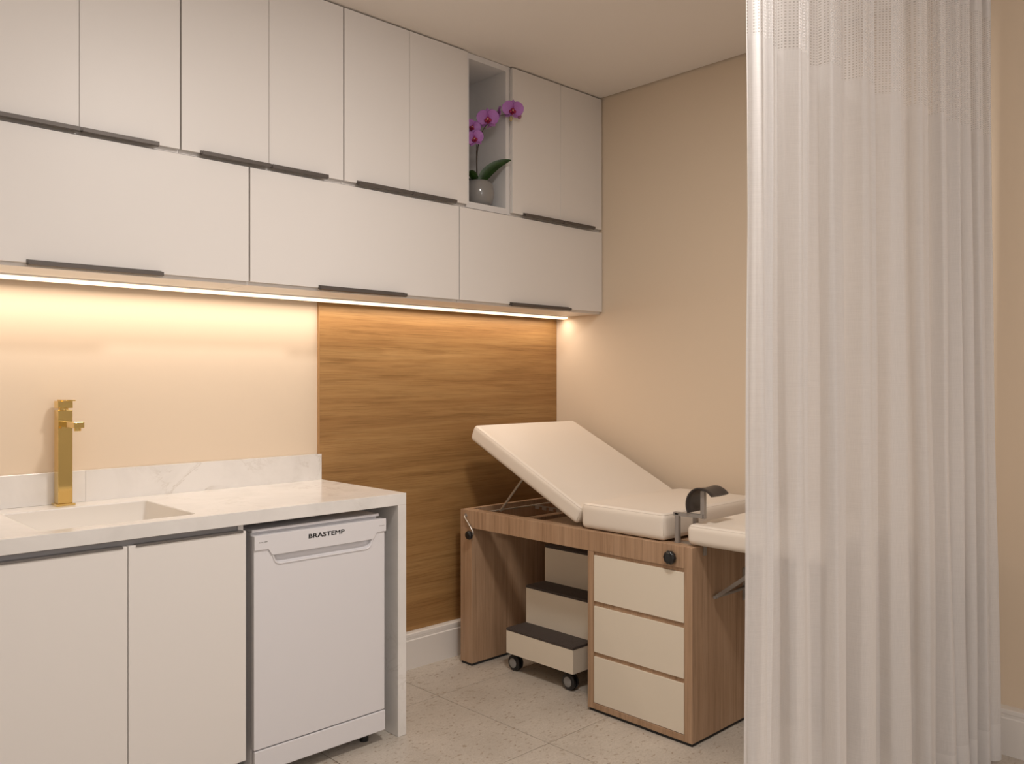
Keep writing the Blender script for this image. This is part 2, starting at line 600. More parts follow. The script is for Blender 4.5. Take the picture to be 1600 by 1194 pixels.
# large oak panel on the back wall
t = thing('wood_panel', 'large oak-veneer wall panel with horizontal grain behind the examination couch', 'wall panel', (2.585, YW, .16))
obj('veneer_face', bx(1.864, XR - .001, YP, YW - .0004, .159, 1.634), M['panel_wood'], t)
obj('edge_strip', bx(1.8605, 1.8635, YP - .0006, YW - .0004, .159, 1.634), mat('edge_wood', (0.40, 0.23, 0.10), 0.5), t, label='thin light vertical edge strip')

# ---------------------------------------------------------------- wall cabinets
YC = 2.7646           # door faces
TH = 0.018            # door thickness
Z_UD0, Z_UD1 = 2.066, 2.7285
Z_FL0, Z_FL1 = 1.648, 2.050
g = 0.0012

def handle_profile(parent, x0, x1, yf, z, name='handle'):
    # aluminium lip that hooks below a door edge: flange on the face, curved grip and lip
    prof = [(yf + .004, z + .000), (yf - .0005, z + .0005), (yf - .0012, z + .009), (yf - .0030, z + .009), (yf - .0036, z - .001),
            (yf - .010, z - .0060), (yf - .019, z - .0055), (yf - .0205, z + .0045), (yf - .0225, z + .0045), (yf - .0225, z - .0075),
            (yf - .011, z - .0098), (yf + .004, z - .0040)]
    bm = add_prism(bmesh.new(), prof, 'x', x0, x1)
    return obj(name, bm, M['bronze'], parent)

def wall_unit(x0, x1, doors, z0, z1, label, hnds, kind_name='wall_cabinet'):
    t = thing(kind_name, label, 'cabinet', ((x0 + x1) / 2, YW, z0), group='white wall cabinets')
    y0, y1 = YC + TH + .001, YW - .0005
    s = .018
    bm = bmesh.new()
    add_box(bm, x0 + .0004, x0 + s, y0, y1, z0, z1)
    add_box(bm, x1 - s, x1 - .0004, y0, y1, z0, z1)
    add_box(bm, x0 + s, x1 - s, y0, y1, z0, z0 + s)
    add_box(bm, x0 + s, x1 - s, y0, y1, z1 - s, z1)
    add_box(bm, x0 + s, x1 - s, y1 - .006, y1, z0 + s, z1 - s)
    obj('carcass', bm, M['white_lam'], t)
    dz0, dz1 = (Z_UD0, Z_UD1) if doors[0][2] == 'u' else (Z_FL0, Z_FL1)
    for (a, c, _), h in zip(doors, hnds):
        ga = .0024 if a <= x0 + .01 else g * .7
        gc = .0024 if c >= x1 - .01 else g * .7
        d = obj('door', bx(a + ga, c - gc, YC, YC + TH, dz0, dz1, .0006), M['white_lam'], t)
        if h:
            handle_profile(d, h[0], h[1], YC, dz0)
    return t

U = 'u'
wall_unit(-.10, .525, [(-.10, .212, U), (.212, .525, U)], 2.056, 2.7325, 'tall white two-door cabinet in the top row, farthest left, mostly outside the photo', [(-.06, .209), (.215, .45)])
wall_unit(.525, 1.1475, [(.525, .8365, U), (.8365, 1.1475, U)], 2.056, 2.7325, 'white two-door cabinet in the top row at the left edge of the photo', [(.60, .833), (.840, 1.070)])
wall_unit(1.1485, 1.7765, [(1.1485, 1.465, U), (1.465, 1.7765, U)], 2.056, 2.7325, 'white two-door cabinet in the top row, second from the left edge of the photo', [(1.214, 1.461), (1.469, 1.697)])
wall_unit(1.7775, 2.404, [(1.7775, 2.090, U), (2.090, 2.404, U)], 2.056, 2.7325, 'white two-door cabinet in the top row just left of the orchid niche', [(1.835, 2.087), (2.093, 2.326)])
wall_unit(2.666, XR - .001, [(2.672, 2.998, U), (2.998, XR - .004, U)], 2.056, 2.7325, 'white two-door cabinet in the top row between the orchid niche and the right wall', [(2.742, 2.994), (3.002, 3.231)])
F_ = 'f'
wall_unit(-.541, .4245, [(-.541, .4245, F_)], 1.637, 2.055, 'long low white flap cabinet in the bottom row, farthest left, outside the photo', [(-.25, .15)])
wall_unit(.4255, 1.3905, [(.4255, 1.3905, F_)], 1.637, 2.055, 'long low white flap cabinet above the gold tap, bottom row', [(.692, 1.084)])
wall_unit(1.3915, 2.3565, [(1.3915, 2.3565, F_)], 1.637, 2.055, 'long low white flap cabinet in the middle of the bottom row', [(1.666, 2.062)])
wall_unit(2.3575, XR - .001, [(2.3575, XR - .002, F_)], 1.637, 2.055, 'long low white flap cabinet below the orchid niche against the right wall', [(2.656, 3.054)])

# open niche
t = thing('open_niche', 'open white display niche in the top cabinet row holding the orchid', 'shelf', (2.535, YW, 2.056))
yn = YC + .014
bm = bmesh.new()
s0, s1 = 2.4045, 2.6655
obj('side_panel', bx(s0, s0 + .018, yn, YW - .0005, 2.056, 2.7325), M['niche_lam'], t)
obj('side_panel', bx(s1 - .0205, s1, yn, YW - .0005, 2.056, 2.7325), M['niche_lam'], t)
obj('bottom_panel', bx(s0 + .018, s1 - .0205, yn, YW - .0005, 2.056, 2.083), M['niche_lam'], t)
obj('top_panel', bx(s0 + .018, s1 - .0205, yn, YW - .0005, 2.708, 2.7325), M['niche_lam'], t)
obj('back_panel', bx(s0 + .018, s1 - .0205, YW - .03, YW - .0006, 2.083, 2.708), M['niche_lam'], t)

# led profile
t = thing('led_strip', 'glowing warm LED strip running under the bottom cabinet row', 'lamp', (1.68, 3.01, 1.637))
xa, xb = -.3, XR - .004
prof = [(3.046, 1.6365), (2.988, 1.6365), (2.988, 1.6345), (3.032, 1.6225), (3.046, 1.6225)]
obj('housing', add_prism(bmesh.new(), [(3.046, 1.6365), (2.990, 1.6365), (2.996, 1.6325), (2.9985, 1.6350), (3.031, 1.6350), (3.034, 1.6235), (3.046, 1.6235)], 'x', xa, xb), M['white_lam'], t)
obj('diffuser', add_prism(bmesh.new(), [(3.030, 1.6345), (3.000, 1.6345), (3.002, 1.6285), (3.008, 1.6245), (3.033, 1.6235)], 'x', xa, xb), M['led'], t)

# ---------------------------------------------------------------- worktop
CZ, CY, CX = 0.888, 2.496, 1.871
BZ = 0.9945
t = thing('worktop', 'white veined quartz worktop with upstand and waterfall end', 'worktop', (0.7, YW, .86))
hole = rounded_poly([(.672, 2.556), (1.112, 2.556), (1.112, 2.972), (.672, 2.972)], .018)
YK = 3.0810
outer = [(-.6, CY + .0200), (CX, CY + .0200), (CX, YK), (-.6, YK)]
bm = plate([outer, hole], .0100)
bmesh.ops.translate(bm, verts=bm.verts, vec=(0, 0, CZ - .0100))
obj('slab', bm, M['quartz'], t)
obj('front_apron', bx(-.6, CX, CY, CY + .0199, .8457, CZ, .0008), M['quartz'], t)
obj('backsplash', add_prism(bmesh.new(), [(.9515, YW - .02), (CX - .0015, YW - .02), (CX - .0005, YW - .019), (CX - .0005, YK), (1.8565, YK), (1.8565, YW - .002), (.9515, YW - .002)], 'z', CZ + .0002, BZ), M['quartz'], t)
obj('backsplash', bx(-.6, .9511, YW - .02, YW - .002, CZ + .0002, BZ, .0012, 2), M['quartz'], t)
obj('waterfall_leg', bx(1.8345, CX, CY, 3.0405, 0.0005, .8452, .0008), M['quartz'], t)

# carved basin: walls slope a little inwards
bm = bmesh.new()
top = rounded_poly([(.672, 2.556), (1.112, 2.556), (1.112, 2.972), (.672, 2.972)], .018)
def inset(poly, d, cx=.892, cy=2.764, hx=.22, hy=.208):
    return [(cx + (x - cx) * (hx - d) / hx, cy + (y - cy) * (hy - d) / hy) for x, y in poly]
levels = [(0, CZ - .004), (.0005, CZ - .019), (.006, CZ - .10), (.016, CZ - .118), (.04, CZ - .124)]
rings = [[bm.verts.new((x, y, z)) for x, y in inset(top, d)] for d, z in levels]
n = len(top)
for i in range(len(rings) - 1):
    for k in range(n):
        bm.faces.new((rings[i][k], rings[i + 1][k], rings[i + 1][(k + 1) % n], rings[i][(k + 1) % n]))
bm.faces.new(rings[-1])
outr = [[bm.verts.new((x, y, z)) for x, y in inset(top, d)] for d, z in ((-.012, CZ - .0205), (-.012, CZ - .135))]
for k in range(n):
    bm.faces.new((outr[0][k], outr[1][k], outr[1][(k + 1) % n], outr[0][(k + 1) % n]))
bm.faces.new(outr[1])
basin = obj('basin', bm, M['basin'], t, smooth=True, angle=40)
bm = text_bm('roca'[:0] + '~~~~', .010, .0004, 1.4)
bmesh.ops.rotate(bm, verts=bm.verts, cent=(0, 0, 0), matrix=Matrix.Rotation(math.pi / 2, 3, 'X'))
bmesh.ops.translate(bm, verts=bm.verts, vec=(.895, 2.9712, CZ - .032))
obj('stamp', bm, M['faint_mark'], basin)
bm = add_lathe(bmesh.new(), [(.0, 0), (.028, 0), (.030, .001), (.030, .003), (.022, .0035), (.020, .002), (.0, .002)], (.892, 2.80, CZ - .1238), 'z', 28)
obj('drain', bm, M['zinc'], basin, smooth=True, angle=40)

# gold tap
fx0, fx1, fy0, fy1 = .849, .893, 3.020, 3.062
t = thing('tap', 'tall square polished gold tap standing on the worktop behind the basin', 'tap', (.871, 3.04, CZ))
obj('base_plate', bx(fx0 - .007, fx1 + .007, fy0 - .008, fy1 + .008, CZ + .0001, CZ + .0075, .001), M['gold'], t)
obj('body', bx(fx0, fx1, fy0, fy1, CZ + .0075, 1.2035, .0012, 2), M['gold'], t)
sp_ = obj('spout', bx(.862, .893, 2.902, fy0 + .001, 1.1485, 1.1675, .001, 2), M['gold'], t)
bm = add_lathe(bmesh.new(), [(.0, 0), (.0095, 0), (.0105, .001), (.0105, .011), (.0, .011)], (.8775, 2.918, 1.1385), 'z', 24)
obj('aerator', bm, M['gold'], sp_, smooth=True, angle=40)
obj('neck', add_lathe(bmesh.new(), [(.0, 0), (.015, 0), (.015, .0075), (.0, .0075)], (.871, 3.041, 1.203), 'z', 24), M['gold'], t, smooth=True, angle=40)
hc = obj('handle_cap', bx(fx0 - .0005, fx1 + .0005, fy0 - .0005, fy1, 1.2095, 1.234, .0012, 2), M['gold'], t)
obj('lever', bx(.857, .886, 2.965, fy1, 1.2341, 1.2385, .0008), M['gold'], t)

# ---------------------------------------------------------------- base cabinets
def base_unit(x0, x1, mid, label, hn):
    t = thing('base_cabinet', label, 'cabinet', ((x0 + x1) / 2, YW, .10), group='white base cabinets below the worktop')
    y0, y1 = CY + .006 + TH, YW - .03
    s = .018
    bm = bmesh.new()
    add_box(bm, x0 + .0005, x0 + s, y0, y1, .10, .8450)
    add_box(bm, x1 - s, x1 - .0005, y0, y1, .10, .8450)
    add_box(bm, x0 + s, x1 - s, y0, y1, .10, .118)
    add_box(bm, x0 + s, x1 - s, y1 - .006, y1, .118, .72)
    obj('carcass', bm, M['white_lam'], t)
    obj('channel', bx(x0 + s + .0005, x1 - s - .0005, y0 + .004, y0 + .012, .80, .8445), M['gola'], t, label='recessed grey finger channel')
    obj('plinth', bx(x0, x1, y0 + .04, y0 + .058, .001, .0995), M['white_lam'], t)
    for (a, c), h in zip(((x0, mid), (mid, x1)), hn):
        d = obj('door', bx(a + g, c - g, CY + .004, CY + .004 + TH, .10, .826, .0006), M['white_lam'], t)
        yf, z = CY + .004, .826
        prof = [(yf + TH, z + .0005), (yf + TH, z + .002), (yf - .003, z + .002), (yf - .003, z - .0045), (yf - .0003, z - .0045), (yf - .0003, z + .0005)]
        obj('handle', add_prism(bmesh.new(), prof, 'x', h[0], h[1]), M['grip'], d)
    return t
base_unit(-.20, .5245, .162, 'white two-door base cabinet at the far left end, outside the photo', [(-.17, .15), (.175, .50)])
base_unit(.5255, 1.247, .886, 'white two-door base cabinet under the basin left of the dishwasher', [(.545, .872), (.908, 1.236)])

# ---------------------------------------------------------------- dishwasher
DX0, DX1, DYF = 1.2735, 1.780, 2.500
t = thing('dishwasher', 'white slimline freestanding dishwasher under the right end of the worktop', 'dishwasher', (1.527, 2.8, 0))
obj('body', bx(DX0 + .004, DX1 - .016, DYF + .030, 3.05, .035, .812, .003), M['appliance'], t)
obj('worktop_lid', bx(DX0 + .002, DX1 - .014, DYF + .018, 3.05, .8125, .8215, .002, 2), M['appliance'], t)
rec = rounded_poly([(1.3345, .752), (1.728, .752), (1.712, .7065), (1.350, .7065)], [0, 0, .026, .026], 8)
door = rounded_poly([(DX0 + .001, .121), (DX1 - .004, .121), (DX1 - .004, .803), (DX0 + .001, .803)], .002, 2)
dr = obj('door', plate_xz([door, rec], DYF, DYF + .024, .0012), M['appliance'], t)
# recess bowl with a soft rounded rim
bm = bmesh.new()
cx_, cz_ = 1.531, .73
def scl(p, d):
    return [(cx_ + (x - cx_) * (1 - d / .19), cz_ + (z - cz_) * (1 - d / .03) if z < .74 else z) for x, z in p]
lv = [(-.0050, .0002), (-.0042, -.0020), (-.0025, -.0034), (-.0005, -.0034), (.0010, -.0020), (.0020, .001), (.0034, .0070), (.0080, .0125), (.0150, .0160), (.020, .0165)]
rg = [[bm.verts.new((x, DYF + dy, z)) for x, z in scl(rec, d)] for d, dy in lv]
n = len(rec)
for i in range(len(rg) - 1):
    for k in range(n):
        bm.faces.new((rg[i][k], rg[i][(k + 1) % n], rg[i + 1][(k + 1) % n], rg[i + 1][k]))
bm.faces.new(rg[-1])
obj('handle_recess', bm, M['appliance'], dr, smooth=True, angle=50)
strip = rounded_poly([(DX0, .8035), (DX0, .7595), (1.3215, .7595), (1.3345, .7380), (1.727, .7380), (1.741, .7605), (DX1, .7605), (DX1, .8035)],
                     [.001, .001, .006, .012, .012, .006, .001, .001], 5)
cp = obj('control_panel', plate_xz([strip], DYF - .0050, DYF - .0003, .0012), M['appliance'], t)
obj('kickplate', bx(DX0 + .001, DX1, DYF - .002, DYF + .012, .044, .1155, .003, 3), M['appliance'], t)
obj('foot', add_lathe(bmesh.new(), [(.0, 0), (.016, 0), (.016, .035), (.0, .035)], (1.32, 2.56, 0.0003), 'z', 16), M['black'], t)
obj('foot', add_lathe(bmesh.new(), [(.0, 0), (.016, 0), (.016, .035), (.0, .035)], (1.73, 2.56, 0.0003), 'z', 16), M['black'], t)
obj('foot', add_lathe(bmesh.new(), [(.0, 0), (.016, 0), (.016, .035), (.0, .035)], (1.32, 3.0, 0.0003), 'z', 16), M['black'], t)
obj('foot', add_lathe(bmesh.new(), [(.0, 0), (.016, 0), (.016, .035), (.0, .035)], (1.73, 3.0, 0.0003), 'z', 16), M['black'], t)

def place_text(s, x, z, width, height, y, m, parent, name, bold=0.0):
    bm = text_bm(s, .02, 0)
    if bold:      # heavier strokes: slightly shifted copies of the same outline
        src = bm.copy()
        me_ = bpy.data.meshes.new('tmp')
        for dx, dy in ((bold, 0), (-bold, 0), (0, bold), (0, -bold), (bold, bold), (-bold, -bold), (bold, -bold), (-bold, bold)):
            c_ = src.copy()
            bmesh.ops.translate(c_, verts=c_.verts, vec=(dx, dy, 0))
            c_.to_mesh(me_); c_.free()
            bm.from_mesh(me_)
        bpy.data.meshes.remove(me_); src.free()
    vs = bm.verts
    x0 = min(v.co.x for v in vs); x1 = max(v.co.x for v in vs)
    y0 = min(v.co.y for v in vs); y1 = max(v.co.y for v in vs)
    bmesh.ops.translate(bm, verts=vs, vec=(-(x0 + x1) / 2, -(y0 + y1) / 2, 0))
    bmesh.ops.scale(bm, verts=vs, vec=(width / (x1 - x0), height / (y1 - y0), 1))
    bmesh.ops.rotate(bm, verts=vs, cent=(0, 0, 0), matrix=Matrix.Rotation(math.pi / 2, 3, 'X'))
    bmesh.ops.translate(bm, verts=vs, vec=(x, y, z))
    return obj(name, bm, m, parent)
yt = DYF - .0053
place_text('BRASTEMP', 1.5365, .7805, .140, .0150, yt, M['mark'], cp, 'lettering', .00032)
place_text('Serie 1000', 1.303, .783, .029, .0032, yt, M['mark'], cp, 'small_print')
place_text('9 serviços', 1.762, .781, .022, .0026, yt, M['mark'], cp, 'small_print')

# ---------------------------------------------------------------- examination couch
QX, QX2 = 2.529, 3.205
QY0, QY1 = 1.700, 2.959      # foot end, head end
QZ = .708
t = couch = thing('examination_couch', 'wooden examination couch with cream cushions and raised backrest along the right wall', 'examination couch', (2.87, 2.33, 0))
W = M['couch_wood']
obj('head_panel', bx(QX, QX2, 2.881, QY1, .012, .6285, .0008), W, t)
obj('head_rail', bx(QX + .0505, QX2 - .0255, QY1 - .025, QY1, .6295, QZ, .0008), W, t)
obj('front_rail', bx(QX, QX + .05, QY0 + .0345, QY1, .6292, QZ, .0008), W, t)
obj('back_rail', bx(QX2 - .025, QX2, QY0 + .0345, QY1, .6292, QZ, .0008), W, t)
obj('back_panel', bx(QX2 - .018, QX2, 2.1875, 2.8805, .012, .6285, .0008), W, t)
obj('foot_panel', bx(QX, QX2, QY0, QY0 + .034, .012, QZ, .0008), W, t)
obj('divider_panel', bx(QX, QX2, 2.158, 2.1865, .012, .6285, .0008), W, t)
obj('drawer_plinth', bx(QX, QX2 - .02, QY0 + .0345, 2.1575, .012, .035, .0008), W, t)
for z0, z1 in ((.2179, .2351), (.4159, .4346), (.6149, .6287)):
    obj('groove_strip', bx(QX + .0075, QX + .024, QY0 + .0345, 2.1575, z0, z1), W, t)
obj('platform_board', bx(QX + .0505, QX2 - .0255, QY0 + .0345, 2.50, .688, .702, .0005), W, t)
for (x0, x1, y0, y1) in ((QX + .004, QX2 - .004, 2.885, 2.955), (QX + .006, QX2 - .006, QY0 + .006, 2.180)):
    obj('gap_shade', bx(x0, x1, y0, y1, 0.0003, .0118), M['black_gap'], t)  # black slabs standing in for the shade in the gap under the couch
for z0, z1 in ((.037, .2175), (.2355, .4155), (.435, .6145)):
    d = obj('drawer', bx(QX + .0015, QX + .0195, QY0 + .036, 2.1560, z0, z1, .0006), M['cream_lam'], t)
    obj('drawer_box', bx(QX + .036, QX2 - .05, QY0 + .05, 2.145, z0 + .01, z1 - .02), M['white_lam'], d)

def knob(parent, y, z, r, x, name='knob'):
    bm = bmesh.new()
    k = 10
    rings = []
    prof = [(.0001, -.024), (r * .5, -.024), (r * .82, -.0225), (r * .97, -.018), (r, -.012), (r * .96, -.006), (r * .55, -.004), (r * .5, -.0003), (.0001, -.0003)]
    seg = 40
    for i, (rr, h) in enumerate(prof):
        ring = []
        for q in range(seg):
            a = 2 * math.pi * q / seg
            wv = 1 + (.045 * math.cos(a * k) if 2 <= i <= 5 else 0)
            ring.append(bm.verts.new((x + h, y + rr * wv * math.cos(a), z + rr * wv * math.sin(a))))
        rings.append(ring)
    for i in range(len(rings) - 1):
        for q in range(seg):
            bm.faces.new((rings[i][q], rings[i][(q + 1) % seg], rings[i + 1][(q + 1) % seg], rings[i + 1][q]))
    bm.faces.new(rings[0]); bm.faces.new(rings[-1])
    return obj(name, bm, M['black'], parent, smooth=True, angle=45)
knob(t, 1.788, .663, .0245, QX)

# crank with round black knob at the head end
cr = obj('crank', add_tube(bmesh.new(), [(QX + .004, 2.922, .682), (QX - .007, 2.922, .682), (QX - .011, 2.918, .676), (QX - .012, 2.880, .640), (QX - .012, 2.858, .615), (QX - .013, 2.858, .604), (QX - .013, 2.872, .596)], .0042, 12), M['zinc'], t, smooth=True, angle=50)
knob(cr, 2.870, .6015, .0195, QX - .014, 'crank_knob')
obj('bush', add_lathe(bmesh.new(), [(.0, -.0022), (.0095, -.0022), (.0095, -.0003), (.0, -.0003)], (QX, 2.922, .682), 'x', 20), M['steel'], t)

# cushions -------------------------------------------------------------
def cushion(name, hx, hy, hz, r, puff, mtx, parent, seamed=True):
    n = 26
    bm = bmesh.new()
    def mp(p):
        inner = Vector((max(-hx + r, min(hx - r, p.x)), max(-hy + r, min(hy - r, p.y)), max(-hz + r * .9, min(hz - r * .9, p.z))))
        d = p - inner
        if d.length > 1e-9:
            p = inner + Vector((d.x, d.y, d.z)).normalized() * (r if abs(d.x) + abs(d.y) > 1e-9 else r * .9)
        fx = max(0, 1 - (p.x / hx) ** 2); fy = max(0, 1 - (p.y / hy) ** 2)
        if p.z > 0:
            p.z += puff * (fx * fy) ** .5
        fz = max(0, 1 - (p.z / hz) ** 2)
        if abs(p.x) > hx - r: p.x += math.copysign(puff * .35 * fz * fy, p.x)
        if abs(p.y) > hy - r: p.y += math.copysign(puff * .35 * fz * fx, p.y)
        return p
    def samples(h):
        # denser near the rounded borders
        L = [-h + r * (1 - math.cos(math.pi / 2 * i / 6)) * 1.0 for i in range(7)]
        mid = [(-h + r) + (2 * h - 2 * r) * i / 10 for i in range(1, 10)]
        R = [-v for v in L[::-1]]
        return L + mid + R
    sx, sy = samples(hx), samples(hy)
    sz = [-hz + (2 * hz) * i / 10 for i in range(11)]
    cache = {}
    def vert(x, y, z):
        k = (round(x, 6), round(y, 6), round(z, 6))
        if k not in cache:
            cache[k] = bm.verts.new(mp(Vector((x, y, z))))
        return cache[k]
    def quadgrid(A, B, f):
        for i in range(len(A) - 1):
            for j in range(len(B) - 1):
                vs = [vert(*f(A[i], B[j])), vert(*f(A[i + 1], B[j])), vert(*f(A[i + 1], B[j + 1])), vert(*f(A[i], B[j + 1]))]
                if len(set(vs)) == 4:
                    bm.faces.new(vs)
    for s in (-1, 1):
        quadgrid(sx, sy, lambda a, c: (a, c, s * hz))
        quadgrid(sx, sz, lambda a, c: (a, s * hy, c))
        quadgrid(sy, sz, lambda a, c: (s * hx, a, c))
    bmesh.ops.transform(bm, matrix=mtx, verts=bm.verts)
    o = obj(name, bm, M['vinyl'], parent, smooth=True)
    if seamed:
        pts = rounded_poly([(-hx, -hy), (hx, -hy), (hx, hy), (-hx, hy)], r * .95, 8)
        P = []
        for x, y in pts:
            fx = max(0, 1 - (x / hx) ** 2); fy = max(0, 1 - (y / hy) ** 2)
            P.append(mtx @ Vector((x * (1 - r * .22 / hx), y * (1 - r * .22 / hy), hz - r * .24 + puff * (fx * fy) ** .5)))
        P.append(P[0]); P.append(P[1])
        obj('seam', add_tube(bmesh.new(), P, .0011, 6), M['seam'], o, smooth=True)
        for sx_ in (-1, 1):
            for sy_ in (-1, 1):
                q = Vector((sx_ * (hx - r * .295), sy_ * (hy - r * .295), 0))
                P = [mtx @ Vector((q.x, q.y, z)) for z in (-hz + r * .9, 0, hz - r * .7)]
                obj('seam', add_tube(bmesh.new(), P, .0009, 6), M['seam'], o, smooth=True)
    return o

CXm = (2.543 + 3.218) / 2
HX = (3.218 - 2.543) / 2
# seat
cushion('seat_cushion', HX, (2.236 - 1.832) / 2, .0485, .020, .006,
        Matrix.Translation((CXm, (2.236 + 1.832) / 2, .7605)), t)
# backrest: bottom line from (y 2.277, z .726) to (2.908, 1.029)
p0 = Vector((0, 2.262, .7215)); p1 = Vector((0, 2.913, 1.033))
ang = math.atan2(p1.z - p0.z, p1.y - p0.y)
ln = (p1 - p0).length
th = .072
mid = (p0 + p1) / 2 + Vector((0, -math.sin(ang), math.cos(ang))) * th / 2
mt = Matrix.Translation((CXm, mid.y, mid.z)) @ Matrix.Rotation(ang, 4, 'X')
cushion('backrest_cushion', HX, ln / 2, th / 2, .017, .006, mt, t)
nrm = Vector((0, -math.sin(ang), math.cos(ang)))
bm = bx(-HX + .03, HX - .03, -ln / 2 + .03, ln / 2 - .03, -th / 2 - .0125, -th / 2 - .0005)
bmesh.ops.transform(bm, matrix=mt, verts=bm.verts)
obj('backrest_board', bm, M['ply'], t)
# leg extension cushion
cushion('leg_cushion', HX, (1.735 - 1.215) / 2, .0345, .020, .005, Matrix.Translation((CXm, (1.735 + 1.215) / 2, .7505)), t)
obj('leg_board', bx(CXm - HX + .04, CXm + HX - .04, 1.25, 1.69, .7098, .7155), M['ply'], t)

# backrest mechanism
st = obj('support_strut', add_tube(bmesh.new(), [(2.605, 2.772, .712), (2.605, 2.628, .868)], .0055, 12), M['zinc'], t, smooth=True, angle=40)
obj('support_strut', add_tube(bmesh.new(), [(3.12, 2.772, .712), (3.12, 2.628, .868)], .0055, 12), M['zinc'], t, smooth=True, angle=40)
obj('cross_rod', add_tube(bmesh.new(), [(2.581, 2.900, .688), (3.178, 2.900, .688)], .004, 10), M['zinc'], t, smooth=True, angle=40)
bm = add_box(bmesh.new(), 2.944, 2.948, 2.56, 2.905, .686, .692)
for k in range(7):
    y = 2.885 - k * .047
    add_box(bm, 2.944, 2.948, y - .026, y, .672, .686)
obj('ratchet_rail', bm, M['zinc'], t)

# stirrup (knee rest) ---------------------------------------------------
S = M['steel']
obj('bracket_plate', bx(2.552, 2.64, 1.745, 1.828, QZ - .0055, QZ - .0025), M['zinc'], t)
sk = obj('knee_rest_post', add_box(bx(2.566, 2.582, 1.785, 1.801, QZ - .0025, .818, .0008), 2.566, 2.582, 1.7845, 1.8015, .812, .8195), S, t)
obj('knee_rest_post', bx(2.640, 2.656, 1.757, 1.773, QZ - .0025, .806, .0008), S, t)
obj('knee_rest_arm', add_bar(bmesh.new(), (2.574, 1.808, .8135), (2.586, 1.692, .8145), .015, .013), S, sk)
obj('knee_rest_upright', bx(2.585, 2.601, 1.688, 1.704, .805, .906, .0008), S, sk)
# arched pad: half-trough with its axis along X, tilted
bm = bmesh.new()
R_ = .070
ctr = Vector((0, 1.690, .850))
tilt = math.radians(-24)
x0, x1 = 2.565, 2.678
seg = 22
outl = []
for s in range(seg + 1):
    a = math.radians(164) * s / seg - math.radians(2)
    outl.append(a)
th2 = .0085
def pad(a, rr):
    p = Vector((0, math.cos(a) * rr * .92, math.sin(a) * rr))
    p.rotate(Matrix.Rotation(tilt, 3, 'X'))
    return ctr + p
ring = []
xsn = [x0, x0 + .004, x0 + .02, (x0 + x1) / 2, x1 - .02, x1 - .004, x1]
for xx in xsn:
    e = .0022 if xx in (x0, x1) else 0
    sag = -.004 * (1 - ((xx - (x0 + x1) / 2) / ((x1 - x0) / 2)) ** 2)
    o_ = [bm.verts.new(pad(a, R_ - e + sag) + Vector((xx, 0, 0))) for a in outl]
    i_ = [bm.verts.new(pad(a, R_ - th2 + e + sag) + Vector((xx, 0, 0))) for a in outl]
    ring.append(o_ + i_[::-1])
m_ = len(ring[0])
for i in range(len(ring) - 1):
    for k in range(m_):
        bm.faces.new((ring[i][k], ring[i][(k + 1) % m_], ring[i + 1][(k + 1) % m_], ring[i + 1][k]))
bm.faces.new(ring[0][::-1]); bm.faces.new(ring[-1])
obj('knee_rest_pad', bm, M['pu'], sk, smooth=True, angle=50)
obj('pad_bracket', bx(2.601, 2.640, 1.672, 1.712, .903, .9065), S, sk)

# foot-end bracket below the leg cushion
obj('leg_support', add_bar(bmesh.new(), (2.668, 1.690, .512), (2.668, 1.43, .7085), .013, .013, (1, 0, 0)), S, t)
obj('leg_support', add_bar(bmesh.new(), (3.080, 1.690, .512), (3.080, 1.43, .7085), .013, .013, (1, 0, 0)), S, t)
obj('hinge_rod', add_tube(bmesh.new(), [(2.655, 1.690, .512), (3.09, 1.690, .512)], .0058, 12), S, t, smooth=True, angle=40)
hp = obj('hinge_plate', bx(2.863, 2.881, 1.6965, 1.6998, .462, .585, .0008), S, t)
obj('hinge_stay', add_bar(bmesh.new(), (2.874, 1.695, .468), (2.874, 1.50, .7085), .007, .005, (1, 0, 0)), S, hp)
obj('hinge_tab', bx(2.594, 2.612, 1.6935, 1.6997, .672, .7095, .0005), S, t)

# ---------------------------------------------------------------- step stool
t = thing('step_stool', 'cream three-step stool on black castors parked under the couch', 'step stool', (2.785, 2.53, 0))
yA, yB = 2.331, 2.729
steps = [(2.602, 2.727, .183), (2.727, 2.851, .352), (2.851, 2.972, .519)]
zb = .083
body = bmesh.new()
poly = [(2.602, zb), (2.972, zb), (2.972, .519), (2.851, .519), (2.851, .352), (2.727, .352), (2.727, .183), (2.602, .183)]
obj('step_body', add_prism(body, poly, 'y', yA, yB), M['cream_lam'], t)
for (a, c, z) in steps:
    obj('tread_mat', bx(a - .001, c - .0005 if z < .5 else c + .001, yA - .001, yB + .001, z + .0003, z + .0115, .001), M['rubber'], t)
def castor(x, y):
    r = .0355
    c = obj('castor', add_lathe(bmesh.new(), [(.0, -.019), (r * .62, -.019), (r * .80, -.018), (r * .97, -.014), (r, -.009), (r * .96, -.004), (r * .7, -.002), (r * .7, .002),
                                   (r * .96, .004), (r, .009), (r * .97, .014), (r * .8, .018), (r * .62, .019), (.0, .019)], (x, y, r + .0005), 'x', 36), M['black'], t, smooth=True, angle=40)
    for s in (-1, 1):
        obj('hub_cap', add_lathe(bmesh.new(), [(.0, 0), (r * .56, 0), (r * .6, s * -.0008), (r * .6, s * -.002), (.0, s * -.002)] , (x + s * .0205, y, r + .0005), 'x', 28), M['hub'], c, smooth=True, angle=40)
    obj('fork', bx(x - .004, x + .004, y - .012, y + .012, r * 1.6, zb - .0002, .001), M['black'], c)
for x in (2.640, 2.935):
    for y in (2.378, 2.742 - .06):
        castor(x, y if y < 2.5 else 2.738 - .03)

